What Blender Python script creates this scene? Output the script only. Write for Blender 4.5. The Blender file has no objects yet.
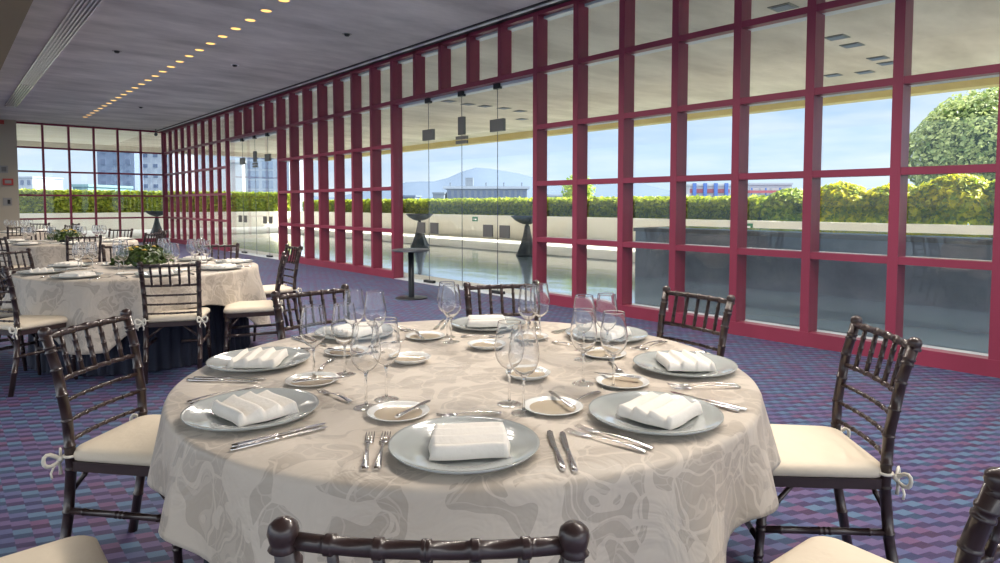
import bpy, math, random
from mathutils import Vector, Matrix
random.seed(7)
PI = math.pi
D2R = PI/180
sc = bpy.context.scene
col = sc.collection

# ------------------------------------------------------------------ materials
def new_mat(name):
    m = bpy.data.materials.new(name); m.use_nodes = True
    nt = m.node_tree; nt.nodes.clear()
    out = nt.nodes.new('ShaderNodeOutputMaterial')
    return m, nt, out
def nd(nt, t, **kw):
    n = nt.nodes.new(t)
    for k, v in kw.items():
        if k in n.inputs: n.inputs[k].default_value = v
        else: setattr(n, k, v)
    return n
def pbr(name, c, rough=.5, metal=0, spec=.5, coat=0, noise=None, bump=None, trans=0, space='Object'):
    m, nt, out = new_mat(name)
    b = nt.nodes.new('ShaderNodeBsdfPrincipled')
    b.inputs['Base Color'].default_value = (*c, 1); b.inputs['Roughness'].default_value = rough
    b.inputs['Metallic'].default_value = metal; b.inputs['Specular IOR Level'].default_value = spec
    b.inputs['Coat Weight'].default_value = coat; b.inputs['Coat Roughness'].default_value = .08
    nt.links.new(b.outputs[0], out.inputs[0])
    tc = nt.nodes.new('ShaderNodeTexCoord')
    if noise:
        c2, sx, sy, sz, det = noise
        mp = nd(nt, 'ShaderNodeMapping'); mp.inputs['Scale'].default_value = (sx, sy, sz)
        nt.links.new(tc.outputs[space], mp.inputs[0])
        n = nd(nt, 'ShaderNodeTexNoise'); n.inputs['Scale'].default_value = 1; n.inputs['Detail'].default_value = det
        nt.links.new(mp.outputs[0], n.inputs[0])
        r = nt.nodes.new('ShaderNodeValToRGB'); r.color_ramp.elements[0].position = .35; r.color_ramp.elements[1].position = .65
        r.color_ramp.elements[0].color = (*c, 1); r.color_ramp.elements[1].color = (*c2, 1)
        nt.links.new(n.outputs[0], r.inputs[0]); nt.links.new(r.outputs[0], b.inputs['Base Color'])
    if bump:
        sc_, st = bump
        n = nd(nt, 'ShaderNodeTexNoise'); n.inputs['Scale'].default_value = sc_; n.inputs['Detail'].default_value = 4
        nt.links.new(tc.outputs[space], n.inputs[0])
        bp = nd(nt, 'ShaderNodeBump'); bp.inputs['Strength'].default_value = st; bp.inputs['Distance'].default_value = .02
        nt.links.new(n.outputs[0], bp.inputs['Height']); nt.links.new(bp.outputs[0], b.inputs['Normal'])
    return m
def glass_thin(name, tint, refl=1.0, lo=.03, power=5, hi=.9, rough=.02):
    m, nt, out = new_mat(name)
    t = nt.nodes.new('ShaderNodeBsdfTransparent'); t.inputs[0].default_value = (*tint, 1)
    g = nt.nodes.new('ShaderNodeBsdfGlossy'); g.inputs['Roughness'].default_value = rough; g.inputs[0].default_value = (refl, refl, refl, 1)
    lw = nt.nodes.new('ShaderNodeLayerWeight'); lw.inputs['Blend'].default_value = .5
    p = nd(nt, 'ShaderNodeMath', operation='POWER'); p.inputs[1].default_value = power
    nt.links.new(lw.outputs['Facing'], p.inputs[0])
    mr = nt.nodes.new('ShaderNodeMapRange'); mr.inputs['To Min'].default_value = lo; mr.inputs['To Max'].default_value = hi
    nt.links.new(p.outputs[0], mr.inputs[0])
    mx = nt.nodes.new('ShaderNodeMixShader')
    nt.links.new(mr.outputs[0], mx.inputs[0]); nt.links.new(t.outputs[0], mx.inputs[1]); nt.links.new(g.outputs[0], mx.inputs[2])
    nt.links.new(mx.outputs[0], out.inputs[0])
    return m
def leafmat(name, c1, c2, tr=.35):
    m, nt, out = new_mat(name)
    ge = nt.nodes.new('ShaderNodeNewGeometry')
    r = nt.nodes.new('ShaderNodeValToRGB')
    r.color_ramp.elements[0].color = (*c1, 1); r.color_ramp.elements[1].color = (*c2, 1)
    nt.links.new(ge.outputs['Random Per Island'], r.inputs[0])
    d = nt.nodes.new('ShaderNodeBsdfPrincipled'); d.inputs['Roughness'].default_value = .45
    t = nt.nodes.new('ShaderNodeBsdfTranslucent')
    nt.links.new(r.outputs[0], d.inputs['Base Color']); nt.links.new(r.outputs[0], t.inputs[0])
    mx = nt.nodes.new('ShaderNodeMixShader'); mx.inputs[0].default_value = tr
    nt.links.new(d.outputs[0], mx.inputs[1]); nt.links.new(t.outputs[0], mx.inputs[2]); nt.links.new(mx.outputs[0], out.inputs[0])
    return m
def emis(name, c, s):
    m, nt, out = new_mat(name)
    e = nt.nodes.new('ShaderNodeEmission'); e.inputs[0].default_value = (*c, 1); e.inputs[1].default_value = s
    nt.links.new(e.outputs[0], out.inputs[0]); return m

M = {}
M['red'] = pbr('red_paint', (.255, .036, .072), .38, noise=((.21, .031, .060), 1.5, 1.5, .4, 3), spec=.4)
M['red_far'] = M['red']
M['alu'] = pbr('pale_aluminium', (.68, .72, .78), .35, metal=.25)
M['glass'] = glass_thin('window_glass', (.97, .985, .98), lo=.035, power=4.5, hi=.75)
M['crystal'] = glass_thin('crystal', (.985, .99, .99), lo=.05, power=2.2, hi=1.0, rough=.04)
def real_glass(name):
    m, nt, out = new_mat(name)
    g = nt.nodes.new('ShaderNodeBsdfGlass'); g.inputs['IOR'].default_value = 1.48; g.inputs['Roughness'].default_value = .02
    nt.links.new(g.outputs[0], out.inputs[0]); return m
M['crystal_foot'] = glass_thin('crystal_foot', (.97, .98, .98), lo=.10, power=2.2, hi=.8, rough=.12)
M['crystal_solid'] = real_glass('crystal_stem'); M['crystal'] = real_glass('crystal_bowl')
M['wood'] = pbr('mahogany_lacquer', (.030, .016, .015), .34, coat=.3, noise=((.042, .023, .021), 6, 6, 30, 3))
M['cushion'] = pbr('cream_cotton', (.70, .61, .48), .75, bump=(7, .5))
M['ribbon'] = pbr('cream_ribbon', (.82, .77, .66), .6)
M['napkin'] = pbr('white_linen', (.78, .74, .68), .7, bump=(60, .12))
M['steel'] = pbr('polished_steel', (.80, .78, .76), .16, metal=1)
M['charger'] = pbr('grey_glass_plate', (.44, .47, .46), .10, spec=.8, coat=.6)
M['ceramic'] = pbr('white_ceramic', (.80, .80, .77), .12, coat=.5)
M['beige_reflection'] = pbr('beige_reflection', (.50, .42, .31), .18, coat=.4)  # plate wells: the ceiling's reflection painted in as beige
M['navy'] = pbr('navy_cloth', (.008, .012, .03), .75)
M['tabletop'] = pbr('plywood', (.35, .25, .15), .6)
M['darkmetal'] = pbr('dark_metal', (.03, .035, .04), .35, metal=.5)
M['plate'] = pbr('brown_grey_metal', (.16, .16, .15), .4, metal=.4)
M['greymetal'] = pbr('grey_metal', (.10, .11, .13), .35, metal=.6)
M['white'] = pbr('white_paint', (.92, .92, .92), .5)
M['slat'] = pbr('gloss_white_slat', (.90, .91, .93), .22, metal=.35, coat=.8)
M['black'] = pbr('black_plastic', (.02, .02, .02), .5)
M['greysign'] = pbr('grey_plate', (.30, .29, .27), .5)
M['redsign'] = pbr('red_sign', (.45, .05, .04), .5)
M['greensign'] = pbr('green_sign', (.05, .22, .12), .5)
M['cream_wall'] = pbr('cream_wall', (.46, .40, .31), .8, noise=((.43, .37, .28), .7, .7, .7, 3))
M['bulkhead'] = pbr('brown_plaster', (.26, .20, .12), .85)
M['ceiling'] = pbr('board_marked_concrete', (.20, .195, .20), .75, noise=((.27, .262, .27), .5, 2.2, 1, 8), bump=(5, .25), space='Generated') if False else None
def concrete(name, c1, c2, sx, sy, tint=None):
    m, nt, out = new_mat(name)
    b = nt.nodes.new('ShaderNodeBsdfPrincipled'); b.inputs['Roughness'].default_value = .8
    tc = nt.nodes.new('ShaderNodeTexCoord')
    mp = nd(nt, 'ShaderNodeMapping'); mp.inputs['Scale'].default_value = (sx, sy, 1)
    nt.links.new(tc.outputs['Object'], mp.inputs[0])
    n = nd(nt, 'ShaderNodeTexNoise'); n.inputs['Scale'].default_value = 1; n.inputs['Detail'].default_value = 9; n.inputs['Roughness'].default_value = .62
    nt.links.new(mp.outputs[0], n.inputs[0])
    r = nt.nodes.new('ShaderNodeValToRGB'); r.color_ramp.elements[0].position = .32; r.color_ramp.elements[1].position = .68
    r.color_ramp.elements[0].color = (*c1, 1); r.color_ramp.elements[1].color = (*c2, 1)
    nt.links.new(n.outputs[0], r.inputs[0]); nt.links.new(r.outputs[0], b.inputs['Base Color'])
    bp = nd(nt, 'ShaderNodeBump'); bp.inputs['Strength'].default_value = .25; bp.inputs['Distance'].default_value = .02
    nt.links.new(n.outputs[0], bp.inputs['Height']); nt.links.new(bp.outputs[0], b.inputs['Normal'])
    nt.links.new(b.outputs[0], out.inputs[0]); return m
M['ceiling'] = concrete('grey_concrete', (.45, .44, .43), (.78, .76, .73), .55, 1.3)
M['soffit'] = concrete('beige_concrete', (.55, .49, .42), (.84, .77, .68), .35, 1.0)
M['soffit_light'] = concrete('lightened_soffit', (.80, .76, .66), (.90, .87, .80), .35, 1.0)  # paler copy of the soffit, missing sunlight put into its colour
M['ochre'] = concrete('warm_lit_concrete', (.60, .47, .20), (.72, .60, .32), .6, .6)  # ochre paints warm reflected light into the edge beam's colour
M['parapet'] = concrete('parapet_plaster', (.80, .76, .66), (.86, .82, .74), .5, .5)
M['paving'] = concrete('pale_paving', (.62, .60, .55), (.74, .72, .67), .8, .8)
M['stone'] = concrete('dark_wet_stone', (.13, .155, .20), (.27, .295, .345), 1.6, .8)
M['stonetop'] = concrete('stone_coping', (.12, .13, .14), (.2, .2, .21), 1, 1)
M['bronze'] = pbr('dark_bronze', (.06, .075, .09), .5, metal=.3, noise=((.10, .12, .14), 3, 3, 3, 4))
M['hedge'] = leafmat('hedge_leaf', (.14, .22, .015), (.50, .56, .04), .45)
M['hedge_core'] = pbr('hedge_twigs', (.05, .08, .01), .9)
M['shrub'] = leafmat('golden_leaf', (.22, .34, .02), (.90, .82, .03), .5)
M['shrubg'] = leafmat('green_leaf', (.16, .30, .03), (.52, .60, .06), .4)
M['tree'] = leafmat('tree_leaf', (.10, .17, .04), (.46, .52, .20), .35)
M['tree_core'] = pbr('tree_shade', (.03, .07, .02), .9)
M['bark'] = pbr('bark', (.14, .10, .07), .9)
M['bouquet'] = leafmat('bouquet_leaf', (.02, .05, .012), (.085, .13, .025), .15)
M['flower'] = pbr('yellow_petals', (.55, .38, .05), .6)
M['mount'] = pbr('hazed_mountain', (.080, .108, .155), 1, spec=0)  # aerial haze is mixed into the bluish base colour of both ridges
M['mount2'] = pbr('hazed_hills', (.065, .10, .155), 1, spec=0)
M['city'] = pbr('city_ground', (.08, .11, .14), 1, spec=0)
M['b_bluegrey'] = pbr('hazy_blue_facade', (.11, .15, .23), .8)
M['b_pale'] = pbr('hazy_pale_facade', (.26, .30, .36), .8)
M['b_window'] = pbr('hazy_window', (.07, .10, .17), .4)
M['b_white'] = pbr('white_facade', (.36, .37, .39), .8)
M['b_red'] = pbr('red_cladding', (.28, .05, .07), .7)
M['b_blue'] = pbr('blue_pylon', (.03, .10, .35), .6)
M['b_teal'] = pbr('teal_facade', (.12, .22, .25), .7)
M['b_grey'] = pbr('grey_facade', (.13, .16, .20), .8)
M['lamp'] = emis('warm_lamp', (1, .58, .17), 1.6)
M['basket'] = pbr('pool_tile', (.32, .42, .50), .5)

def carpet_mat():
    m, nt, out = new_mat('block_pattern_carpet'); L = nt.links.new
    b = nt.nodes.new('ShaderNodeBsdfPrincipled'); b.inputs['Roughness'].default_value = .6; b.inputs['Specular IOR Level'].default_value = .35
    tc = nt.nodes.new('ShaderNodeTexCoord'); sp = nt.nodes.new('ShaderNodeSeparateXYZ'); L(tc.outputs['Object'], sp.inputs[0])
    def mth(op, a, b_=None, c=None):
        n = nt.nodes.new('ShaderNodeMath'); n.operation = op
        for i, v in enumerate((a, b_, c)):
            if v is None: continue
            if isinstance(v, (int, float)): n.inputs[i].default_value = v
            else: L(v, n.inputs[i])
        return n.outputs[0]
    u = mth('DIVIDE', sp.outputs['X'], .062)
    cu = mth('FLOOR', u); fu = mth('FRACT', u)
    v = mth('ADD', mth('DIVIDE', sp.outputs['Y'], .092), mth('ADD', mth('MULTIPLY', cu, .5), mth('MULTIPLY', fu, .25)))
    cv = mth('FLOOR', v); fv = mth('FRACT', v)
    cb = nt.nodes.new('ShaderNodeCombineXYZ'); L(cu, cb.inputs[0]); L(cv, cb.inputs[1])
    wn = nt.nodes.new('ShaderNodeTexWhiteNoise'); wn.noise_dimensions = '2D'; L(cb.outputs[0], wn.inputs['Vector'])
    # diagonal runs of plum and teal plus a little chance
    dg = mth('FRACT', mth('DIVIDE', mth('ADD', cv, mth('MULTIPLY', cu, 1)), 3.0))
    k = mth('ADD', mth('MULTIPLY', dg, .75), mth('MULTIPLY', wn.outputs['Value'], .35))
    r1 = nt.nodes.new('ShaderNodeValToRGB'); r1.color_ramp.interpolation = 'CONSTANT'
    e = r1.color_ramp.elements; e[0].position = 0; e[0].color = (.085, .145, .235, 1); e[1].position = .28; e[1].color = (.115, .085, .185, 1)
    x = e.new(.55); x.color = (.085, .095, .20, 1); x = e.new(.75); x.color = (.125, .07, .145, 1)
    L(k, r1.inputs[0])
    lt = mth('GREATER_THAN', fv, .48)
    hv = nt.nodes.new('ShaderNodeMix'); hv.data_type = 'RGBA'
    dk = nt.nodes.new('ShaderNodeMix'); dk.data_type = 'RGBA'; dk.blend_type = 'MULTIPLY'; dk.inputs[0].default_value = 1
    L(r1.outputs[0], dk.inputs[6]); dk.inputs[7].default_value = (.40, .40, .50, 1)
    L(lt, hv.inputs[0]); L(dk.outputs[2], hv.inputs[6]); L(r1.outputs[0], hv.inputs[7])
    L(hv.outputs[2], b.inputs['Base Color'])
    n = nd(nt, 'ShaderNodeTexNoise'); n.inputs['Scale'].default_value = 300; L(tc.outputs['Object'], n.inputs[0])
    bp = nd(nt, 'ShaderNodeBump'); bp.inputs['Strength'].default_value = .3; bp.inputs['Distance'].default_value = .004
    L(n.outputs[0], bp.inputs['Height']); L(bp.outputs[0], b.inputs['Normal'])
    L(b.outputs[0], out.inputs[0]); return m
M['carpet'] = carpet_mat()

def damask_mat():
    m, nt, out = new_mat('damask_cloth'); L = nt.links.new
    b = nt.nodes.new('ShaderNodeBsdfPrincipled'); b.inputs['Specular IOR Level'].default_value = .45
    b.inputs['Sheen Weight'].default_value = .15
    uv = nt.nodes.new('ShaderNodeUVMap'); uv.uv_map = 'cloth'
    n = nd(nt, 'ShaderNodeTexNoise'); n.inputs['Scale'].default_value = 8.5; n.inputs['Detail'].default_value = .6
    L(uv.outputs[0], n.inputs[0])
    mx = nt.nodes.new('ShaderNodeVectorMath'); mx.operation = 'MULTIPLY_ADD'
    L(n.outputs['Color'], mx.inputs[0]); mx.inputs[1].default_value = (.26, .26, 0); L(uv.outputs[0], mx.inputs[2])
    vo = nd(nt, 'ShaderNodeTexVoronoi'); vo.feature = 'DISTANCE_TO_EDGE'; vo.inputs['Scale'].default_value = 10.5
    L(mx.outputs[0], vo.inputs['Vector'])
    vc = nd(nt, 'ShaderNodeTexVoronoi'); vc.inputs['Scale'].default_value = 10.5; L(mx.outputs[0], vc.inputs['Vector'])
    sx = nt.nodes.new('ShaderNodeSeparateColor'); L(vc.outputs['Color'], sx.inputs[0])
    edge = nt.nodes.new('ShaderNodeMath'); edge.operation = 'LESS_THAN'; L(vo.outputs['Distance'], edge.inputs[0]); edge.inputs[1].default_value = .045
    cellg = nt.nodes.new('ShaderNodeMath'); cellg.operation = 'GREATER_THAN'; L(sx.outputs[0], cellg.inputs[0]); cellg.inputs[1].default_value = .68
    # petals: second finer layer
    vo2 = nd(nt, 'ShaderNodeTexVoronoi'); vo2.feature = 'DISTANCE_TO_EDGE'; vo2.inputs['Scale'].default_value = 17
    L(mx.outputs[0], vo2.inputs['Vector'])
    e2 = nt.nodes.new('ShaderNodeMath'); e2.operation = 'LESS_THAN'; L(vo2.outputs['Distance'], e2.inputs[0]); e2.inputs[1].default_value = .035
    a = nt.nodes.new('ShaderNodeMath'); a.operation = 'MAXIMUM'; L(edge.outputs[0], a.inputs[0]); L(cellg.outputs[0], a.inputs[1])
    a2 = nt.nodes.new('ShaderNodeMath'); a2.operation = 'MULTIPLY'; L(e2.outputs[0], a2.inputs[0]); a2.inputs[1].default_value = .55
    a3 = nt.nodes.new('ShaderNodeMath'); a3.operation = 'MAXIMUM'; L(a.outputs[0], a3.inputs[0]); L(a2.outputs[0], a3.inputs[1])
    r = nt.nodes.new('ShaderNodeValToRGB'); r.color_ramp.elements[0].color = (.43, .37, .305, 1); r.color_ramp.elements[1].color = (.56, .49, .41, 1)
    L(a3.outputs[0], r.inputs[0]); L(r.outputs[0], b.inputs['Base Color'])
    rr = nt.nodes.new('ShaderNodeMapRange'); rr.inputs['To Min'].default_value = .42; rr.inputs['To Max'].default_value = .55
    L(a3.outputs[0], rr.inputs[0]); L(rr.outputs[0], b.inputs['Roughness'])
    w = nd(nt, 'ShaderNodeTexNoise'); w.inputs['Scale'].default_value = 7; w.inputs['Detail'].default_value = 3; w.inputs['Distortion'].default_value = 1.2
    L(uv.outputs[0], w.inputs[0])
    bp = nd(nt, 'ShaderNodeBump'); bp.inputs['Strength'].default_value = .35; bp.inputs['Distance'].default_value = .03
    L(w.outputs[0], bp.inputs['Height']); L(bp.outputs[0], b.inputs['Normal'])
    L(b.outputs[0], out.inputs[0]); return m
M['damask'] = damask_mat()

def water_mat():
    m, nt, out = new_mat('shallow_water'); L = nt.links.new
    d = nt.nodes.new('ShaderNodeBsdfDiffuse'); d.inputs[0].default_value = (.60, .80, .95, 1)
    g = nt.nodes.new('ShaderNodeBsdfGlossy'); g.inputs['Roughness'].default_value = .10; g.inputs[0].default_value = (.95, .98, 1, 1)
    tc = nt.nodes.new('ShaderNodeTexCoord')
    mp = nd(nt, 'ShaderNodeMapping'); mp.inputs['Scale'].default_value = (1.2, .55, 1); L(tc.outputs['Object'], mp.inputs[0])
    n = nd(nt, 'ShaderNodeTexNoise'); n.inputs['Scale'].default_value = 1.3; n.inputs['Detail'].default_value = 2.5; L(mp.outputs[0], n.inputs[0])
    bp = nd(nt, 'ShaderNodeBump'); bp.inputs['Strength'].default_value = .11; bp.inputs['Distance'].default_value = .05
    L(n.outputs[0], bp.inputs['Height']); L(bp.outputs[0], g.inputs['Normal'])
    f = nt.nodes.new('ShaderNodeFresnel'); f.inputs['IOR'].default_value = 1.45; 
    mr = nt.nodes.new('ShaderNodeMapRange'); mr.inputs['To Min'].default_value = .30; mr.inputs['To Max'].default_value = 1.3
    L(f.outputs[0], mr.inputs[0])
    mx = nt.nodes.new('ShaderNodeMixShader'); L(mr.outputs[0], mx.inputs[0]); L(d.outputs[0], mx.inputs[1]); L(g.outputs[0], mx.inputs[2])
    L(mx.outputs[0], out.inputs[0]); return m
M['water'] = water_mat()

# ------------------------------------------------------------------ mesh builder
class MB:
    def __init__(s): s.v = []; s.f = []; s.sm = []; s.uv = None
    def add(s, vs, fs, smooth=False):
        o = len(s.v); s.v += [tuple(v) for v in vs]
        for f in fs: s.f.append(tuple(i+o for i in f)); s.sm.append(smooth)
        return s
    def box(s, x0, y0, z0, x1, y1, z1, b=0):
        if b > 0:
            # bevelled along vertical edges
            pts = [(x0+b, y0), (x1-b, y0), (x1, y0+b), (x1, y1-b), (x1-b, y1), (x0+b, y1), (x0, y1-b), (x0, y0+b)]
            return s.prism(pts, z0, z1)
        v = [(x, y, z) for z in (z0, z1) for y in (y0, y1) for x in (x0, x1)]
        return s.add(v, [(0, 2, 3, 1), (4, 5, 7, 6), (0, 1, 5, 4), (2, 6, 7, 3), (0, 4, 6, 2), (1, 3, 7, 5)])
    def prism(s, pts, z0, z1):
        n = len(pts)
        v = [(p[0], p[1], z0) for p in pts]+[(p[0], p[1], z1) for p in pts]
        f = [tuple(range(n-1, -1, -1)), tuple(range(n, 2*n))]+[(i, (i+1) % n, (i+1) % n+n, i+n) for i in range(n)]
        return s.add(v, f)
    def tube(s, path, rad, n=8, cap=True, flat=1.0):
        P = [Vector(p) for p in path]; R = rad if isinstance(rad, (list, tuple)) else [rad]*len(P)
        vs = []; up = None
        for i, p in enumerate(P):
            t = (P[min(i+1, len(P)-1)]-P[max(i-1, 0)]).normalized()
            if up is None:
                up = Vector((0, 0, 1)) if abs(t.z) < .9 else Vector((0, 1, 0))
            a = t.cross(up).normalized(); b = a.cross(t).normalized(); up = b
            for k in range(n):
                an = 2*PI*k/n
                vs.append(p+a*(R[i]*math.cos(an))+b*(R[i]*flat*math.sin(an)))
        m = len(P)
        fs = [(i*n+k, i*n+(k+1) % n, (i+1)*n+(k+1) % n, (i+1)*n+k) for i in range(m-1) for k in range(n)]
        s.add(vs, fs, True)
        if cap:
            s.f.append(tuple(len(s.v)-m*n+k for k in range(n))[::-1]); s.sm.append(False)
            s.f.append(tuple(len(s.v)-n+k for k in range(n))); s.sm.append(False)
        return s
    def lathe(s, prof, n=24, c=(0, 0, 0), closed=False):
        vs = []; 
        for r, z in prof:
            for k in range(n):
                a = 2*PI*k/n; vs.append((c[0]+r*math.cos(a), c[1]+r*math.sin(a), c[2]+z))
        m = len(prof)
        fs = [(i*n+k, i*n+(k+1) % n, (i+1)*n+(k+1) % n, (i+1)*n+k) for i in range(m-1) for k in range(n)]
        if closed: fs += [((m-1)*n+k, (m-1)*n+(k+1) % n, (k+1) % n, k) for k in range(n)]
        return s.add(vs, fs, True)
    def ball(s, c, r, n=12, sq=1):
        return s.lathe([(max(1e-4, r*math.sin(PI*i/8)), -r*sq*math.cos(PI*i/8)) for i in range(9)], n, c)
    def grid(s, nx, ny, fn, smooth=True, wrap=False):
        vs = [fn(i/(nx-1) if not wrap else i/nx, j/(ny-1)) for j in range(ny) for i in range(nx)]
        fs = []
        for j in range(ny-1):
            for i in range(nx if wrap else nx-1):
                i2 = (i+1) % nx
                fs.append((j*nx+i, j*nx+i2, (j+1)*nx+i2, (j+1)*nx+i))
        return s.add(vs, fs, smooth)
    def build(s, name, mat, parent=None, loc=None):
        me = bpy.data.meshes.new(name); me.from_pydata(s.v, [], s.f); me.update()
        me.polygons.foreach_set('use_smooth', s.sm)
        if isinstance(mat, str): mat = M[mat]
        me.materials.append(mat)
        if s.uv:
            ul = me.uv_layers.new(name='cloth')
            dat = [0.0]*(2*len(me.loops))
            for i, l in enumerate(me.loops):
                dat[2*i], dat[2*i+1] = s.uv[l.vertex_index]
            ul.data.foreach_set('uv', dat)
        o = bpy.data.objects.new(name, me); col.objects.link(o)
        if parent: o.parent = parent
        if loc: o.location = loc
        return o
def empty(name, loc=(0, 0, 0), rz=0):
    o = bpy.data.objects.new(name, None); col.objects.link(o); o.empty_display_size = .1
    o.location = loc; o.rotation_euler = (0, 0, rz); return o
def tag(o, label, cat, group=None):
    o['label'] = label; o['category'] = cat
    if group: o['group'] = group
    return o
def struct(o): o['kind'] = 'structure'; return o
KIDS = {}
def kids(o):
    return [c for c in bpy.data.objects if c.parent is o]
def snapshot(o):
    KIDS[o.name] = [(c, [(g) for g in kids(c)]) for c in kids(o)]
def dup(proto, loc, rz, label, cat, group=None, sub=True):
    """copy of a thing with its parts; the first call moves the prototype itself"""
    if proto.name not in KIDS:
        snapshot(proto)
    if not proto.get('used'):
        r = proto; r['used'] = 1
    else:
        r = proto.copy(); col.objects.link(r)
        for c, gs in KIDS[proto.name]:
            c2 = c.copy(); col.objects.link(c2); c2.parent = r
            for g in gs:
                g2 = g.copy(); col.objects.link(g2); g2.parent = c2
    r.location = loc; r.rotation_euler = (0, 0, rz)
    return tag(r, label, cat, group)

# ------------------------------------------------------------------ the room shell
WX = 6.14; Y0 = 1.19; S = .7305; TOP = 3.917; H = .763; CZ = 3.95
ZR = [TOP-k*H for k in range(5)]       # transom centres
YF = Y0+33*S
YB = -4.6                              # the room goes on behind the camera to here
def yn(n): return Y0+n*S

struct(MB().box(-5, YB, -.3, WX+.3, YF+.3, 0).build('floor', 'carpet'))
ce = MB(); ce.box(-5, YB, CZ, WX+.3, YF+.3, CZ+.5)
struct(ce.build('ceiling', 'ceiling'))
# dropped bulkhead over the left part of the room
struct(MB().box(-5, YB, 3.30, .755, YF-.6, CZ).build('trim_1', 'bulkhead'))
# solid piece of the far wall, left of the glazing
struct(MB().box(-5, YF-.30, 0, 1.92, YF+.3, CZ).build('wall_far', 'cream_wall'))

# black strip painting a ceiling slot's shade, with a bright metal track
t1 = MB().box(5.93, YB, CZ-.02, 6.13, YF, CZ+.001); struct(t1.build('trim_2', 'black'))
t1 = MB().box(5.965, YB, CZ-.028, 6.02, YF, CZ-.018); struct(t1.build('trim_3', 'alu'))

wi = [0]
def window(ns, dp=.20, rows_full=True, zlo=0.0, zs=None, ypad=0, name=None):
    """right-hand glazing between mullion numbers ns[0]..ns[-1]"""
    wi[0] += 1
    w = struct(empty('window_%d' % wi[0], (WX, yn(ns[0]), 0)))
    ya = yn(ns[0])
    for n in ns:
        MB().box(0, yn(n)-.08-ya, zlo, dp, yn(n)-ya, CZ-.001).build('mullion', 'red', w)
    L0 = 0; L1 = yn(ns[-1])-ya
    for z in zs:
        for a, b in zip(ns[:-1], ns[1:]):
            MB().box(.004, yn(a)-ya, z-.032, .11, yn(b)-.08-ya, z+.032).build('transom', 'red', w)
    for z in zs[1:] if zlo < .1 else zs[1:-1]:
        MB().box(.125, L0, z-.028, dp+.05, L1, z+.028).build('outer_ledge', 'alu', w)
    MB().box(.125, L0, TOP-.06, .25, L1, TOP+.03).build('outer_ledge', 'alu', w)
    if zlo < .1:
        MB().box(-.005, L0-.076, 0, .115, L1-.004, .135).build('bottom_rail', 'red', w)
        MB().box(.13, L0, 0, .27, L1, .125).build('outer_sill', 'alu', w)
    else:
        MB().box(.0, L0-.0, zlo, .12, L1-.08, zlo+.07).build('header_rail', 'red', w)
        MB().box(.125, L0, zlo-.01, .25, L1, zlo+.06).build('outer_ledge', 'alu', w)
    MB().box(.114, L0-.04, zlo+.02, .122, L1-.04, CZ-.01).build('glass', 'glass', w)
    return w
window(list(range(-7, 8)), zs=ZR)
window(list(range(12, 20)), zs=ZR)
window(list(range(24, 34)), .10, zs=ZR)
for a, b in ((7, 12), (19, 24)):
    # glazing over the door opening
    wi[0] += 1
    w = struct(empty('window_%d' % wi[0], (WX, yn(a), 0))); ya = yn(a)
    for n in range(a+1, b): MB().box(0, yn(n)-.08-ya, 3.19, .20, yn(n)-ya, CZ-.001).build('mullion', 'red', w)
    L1 = (b-a)*S-.08
    MB().box(0, 0, 3.12, .20, L1, 3.19).build('header_rail', 'red', w)
    MB().box(.125, 0, 3.075, .25, L1, 3.118).build('outer_ledge', 'alu', w)
    MB().box(0, 0, TOP-.032, .11, L1, CZ-.001).build('transom', 'red', w)
    MB().box(.125, 0, TOP-.06, .25, L1, TOP+.03).build('outer_ledge', 'alu', w)
    MB().box(.114, 0, 3.18, .122, L1, CZ-.01).build('glass', 'glass', w)
# far wall glazing
SF = .705
wi[0] += 1
w = struct(empty('window_%d' % wi[0], (1.92, YF, 0)))
for n in range(7):
    x = WX-n*SF-1.92
    MB().box(x-.03, 0, 0, x+.03, .12, CZ-.001).build('mullion', 'red', w)
for z in ZR:
    for n in range(6):
        x = WX-n*SF-1.92
        MB().box(x-SF+.03, .003, z-.028, x-.03, .10, z+.028).build('transom', 'red', w)
MB().box(0, -.004, 0, WX-1.92, .13, .13).build('bottom_rail', 'red', w)
MB().box(0, .06, .02, WX-1.92, .067, CZ-.01).build('glass', 'glass', w)

# frameless glass doors
def glass_door(idx, a, b):
    ya = yn(a); Lw = (b-a)*S-.08
    d = struct(empty('door_%d' % idx, (WX+.116, ya, 0)))
    J = [.0, .87, 1.73, 2.64, Lw]
    for k in range(4):
        MB().box(0, J[k]+.006, .012, .010, J[k+1]-.006, 2.44).build('door_leaf' if k in (1, 2) else 'side_light', 'glass', d)
        MB().box(0, J[k]+.006, 2.45, .010, J[k+1]-.006, 3.11).build('over_light', 'glass', d)
    for k in (1, 2, 3):
        MB().box(.001, J[k]-.003, .0, .009, J[k]+.003, 3.11).build('joint_strip', 'greymetal', d)
        MB().box(-.03, J[k]-.06, 3.04, .04, J[k]+.06, 3.135).build('top_clamp', 'darkmetal', d)
    for k in (1, 3):
        MB().box(-.02, J[k]-.15, 2.42, .03, J[k]+.15, 2.60).build('patch_fitting', 'plate', d)
        MB().box(-.03, J[k]-.13, 0, .04, J[k]+.13, .05).build('floor_pivot', 'darkmetal', d)
        for s in (-1, 1):
            c = J[k]+s*.19
            MB().box(-.035, c-.105, .85, -.012, c+.105, 1.035).build('push_plate', 'plate', d)
            MB().box(-.013, c-.03, .92, .0, c+.03, .96).build('handle_spacer', 'steel', d)
    MB().box(-.02, J[2]-.07, 2.44, .03, J[2]+.07, 2.72).build('patch_fitting', 'plate', d)
    MB().box(-.02, J[2]-.13, 2.30, .03, J[2]+.13, 2.35).build('patch_fitting', 'plate', d)
    MB().box(-.02, J[2]-.13, 2.37, .03, J[2]+.13, 2.42).build('patch_fitting', 'plate', d)
    return d
glass_door(1, 7, 12)
glass_door(2, 19, 24)
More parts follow.
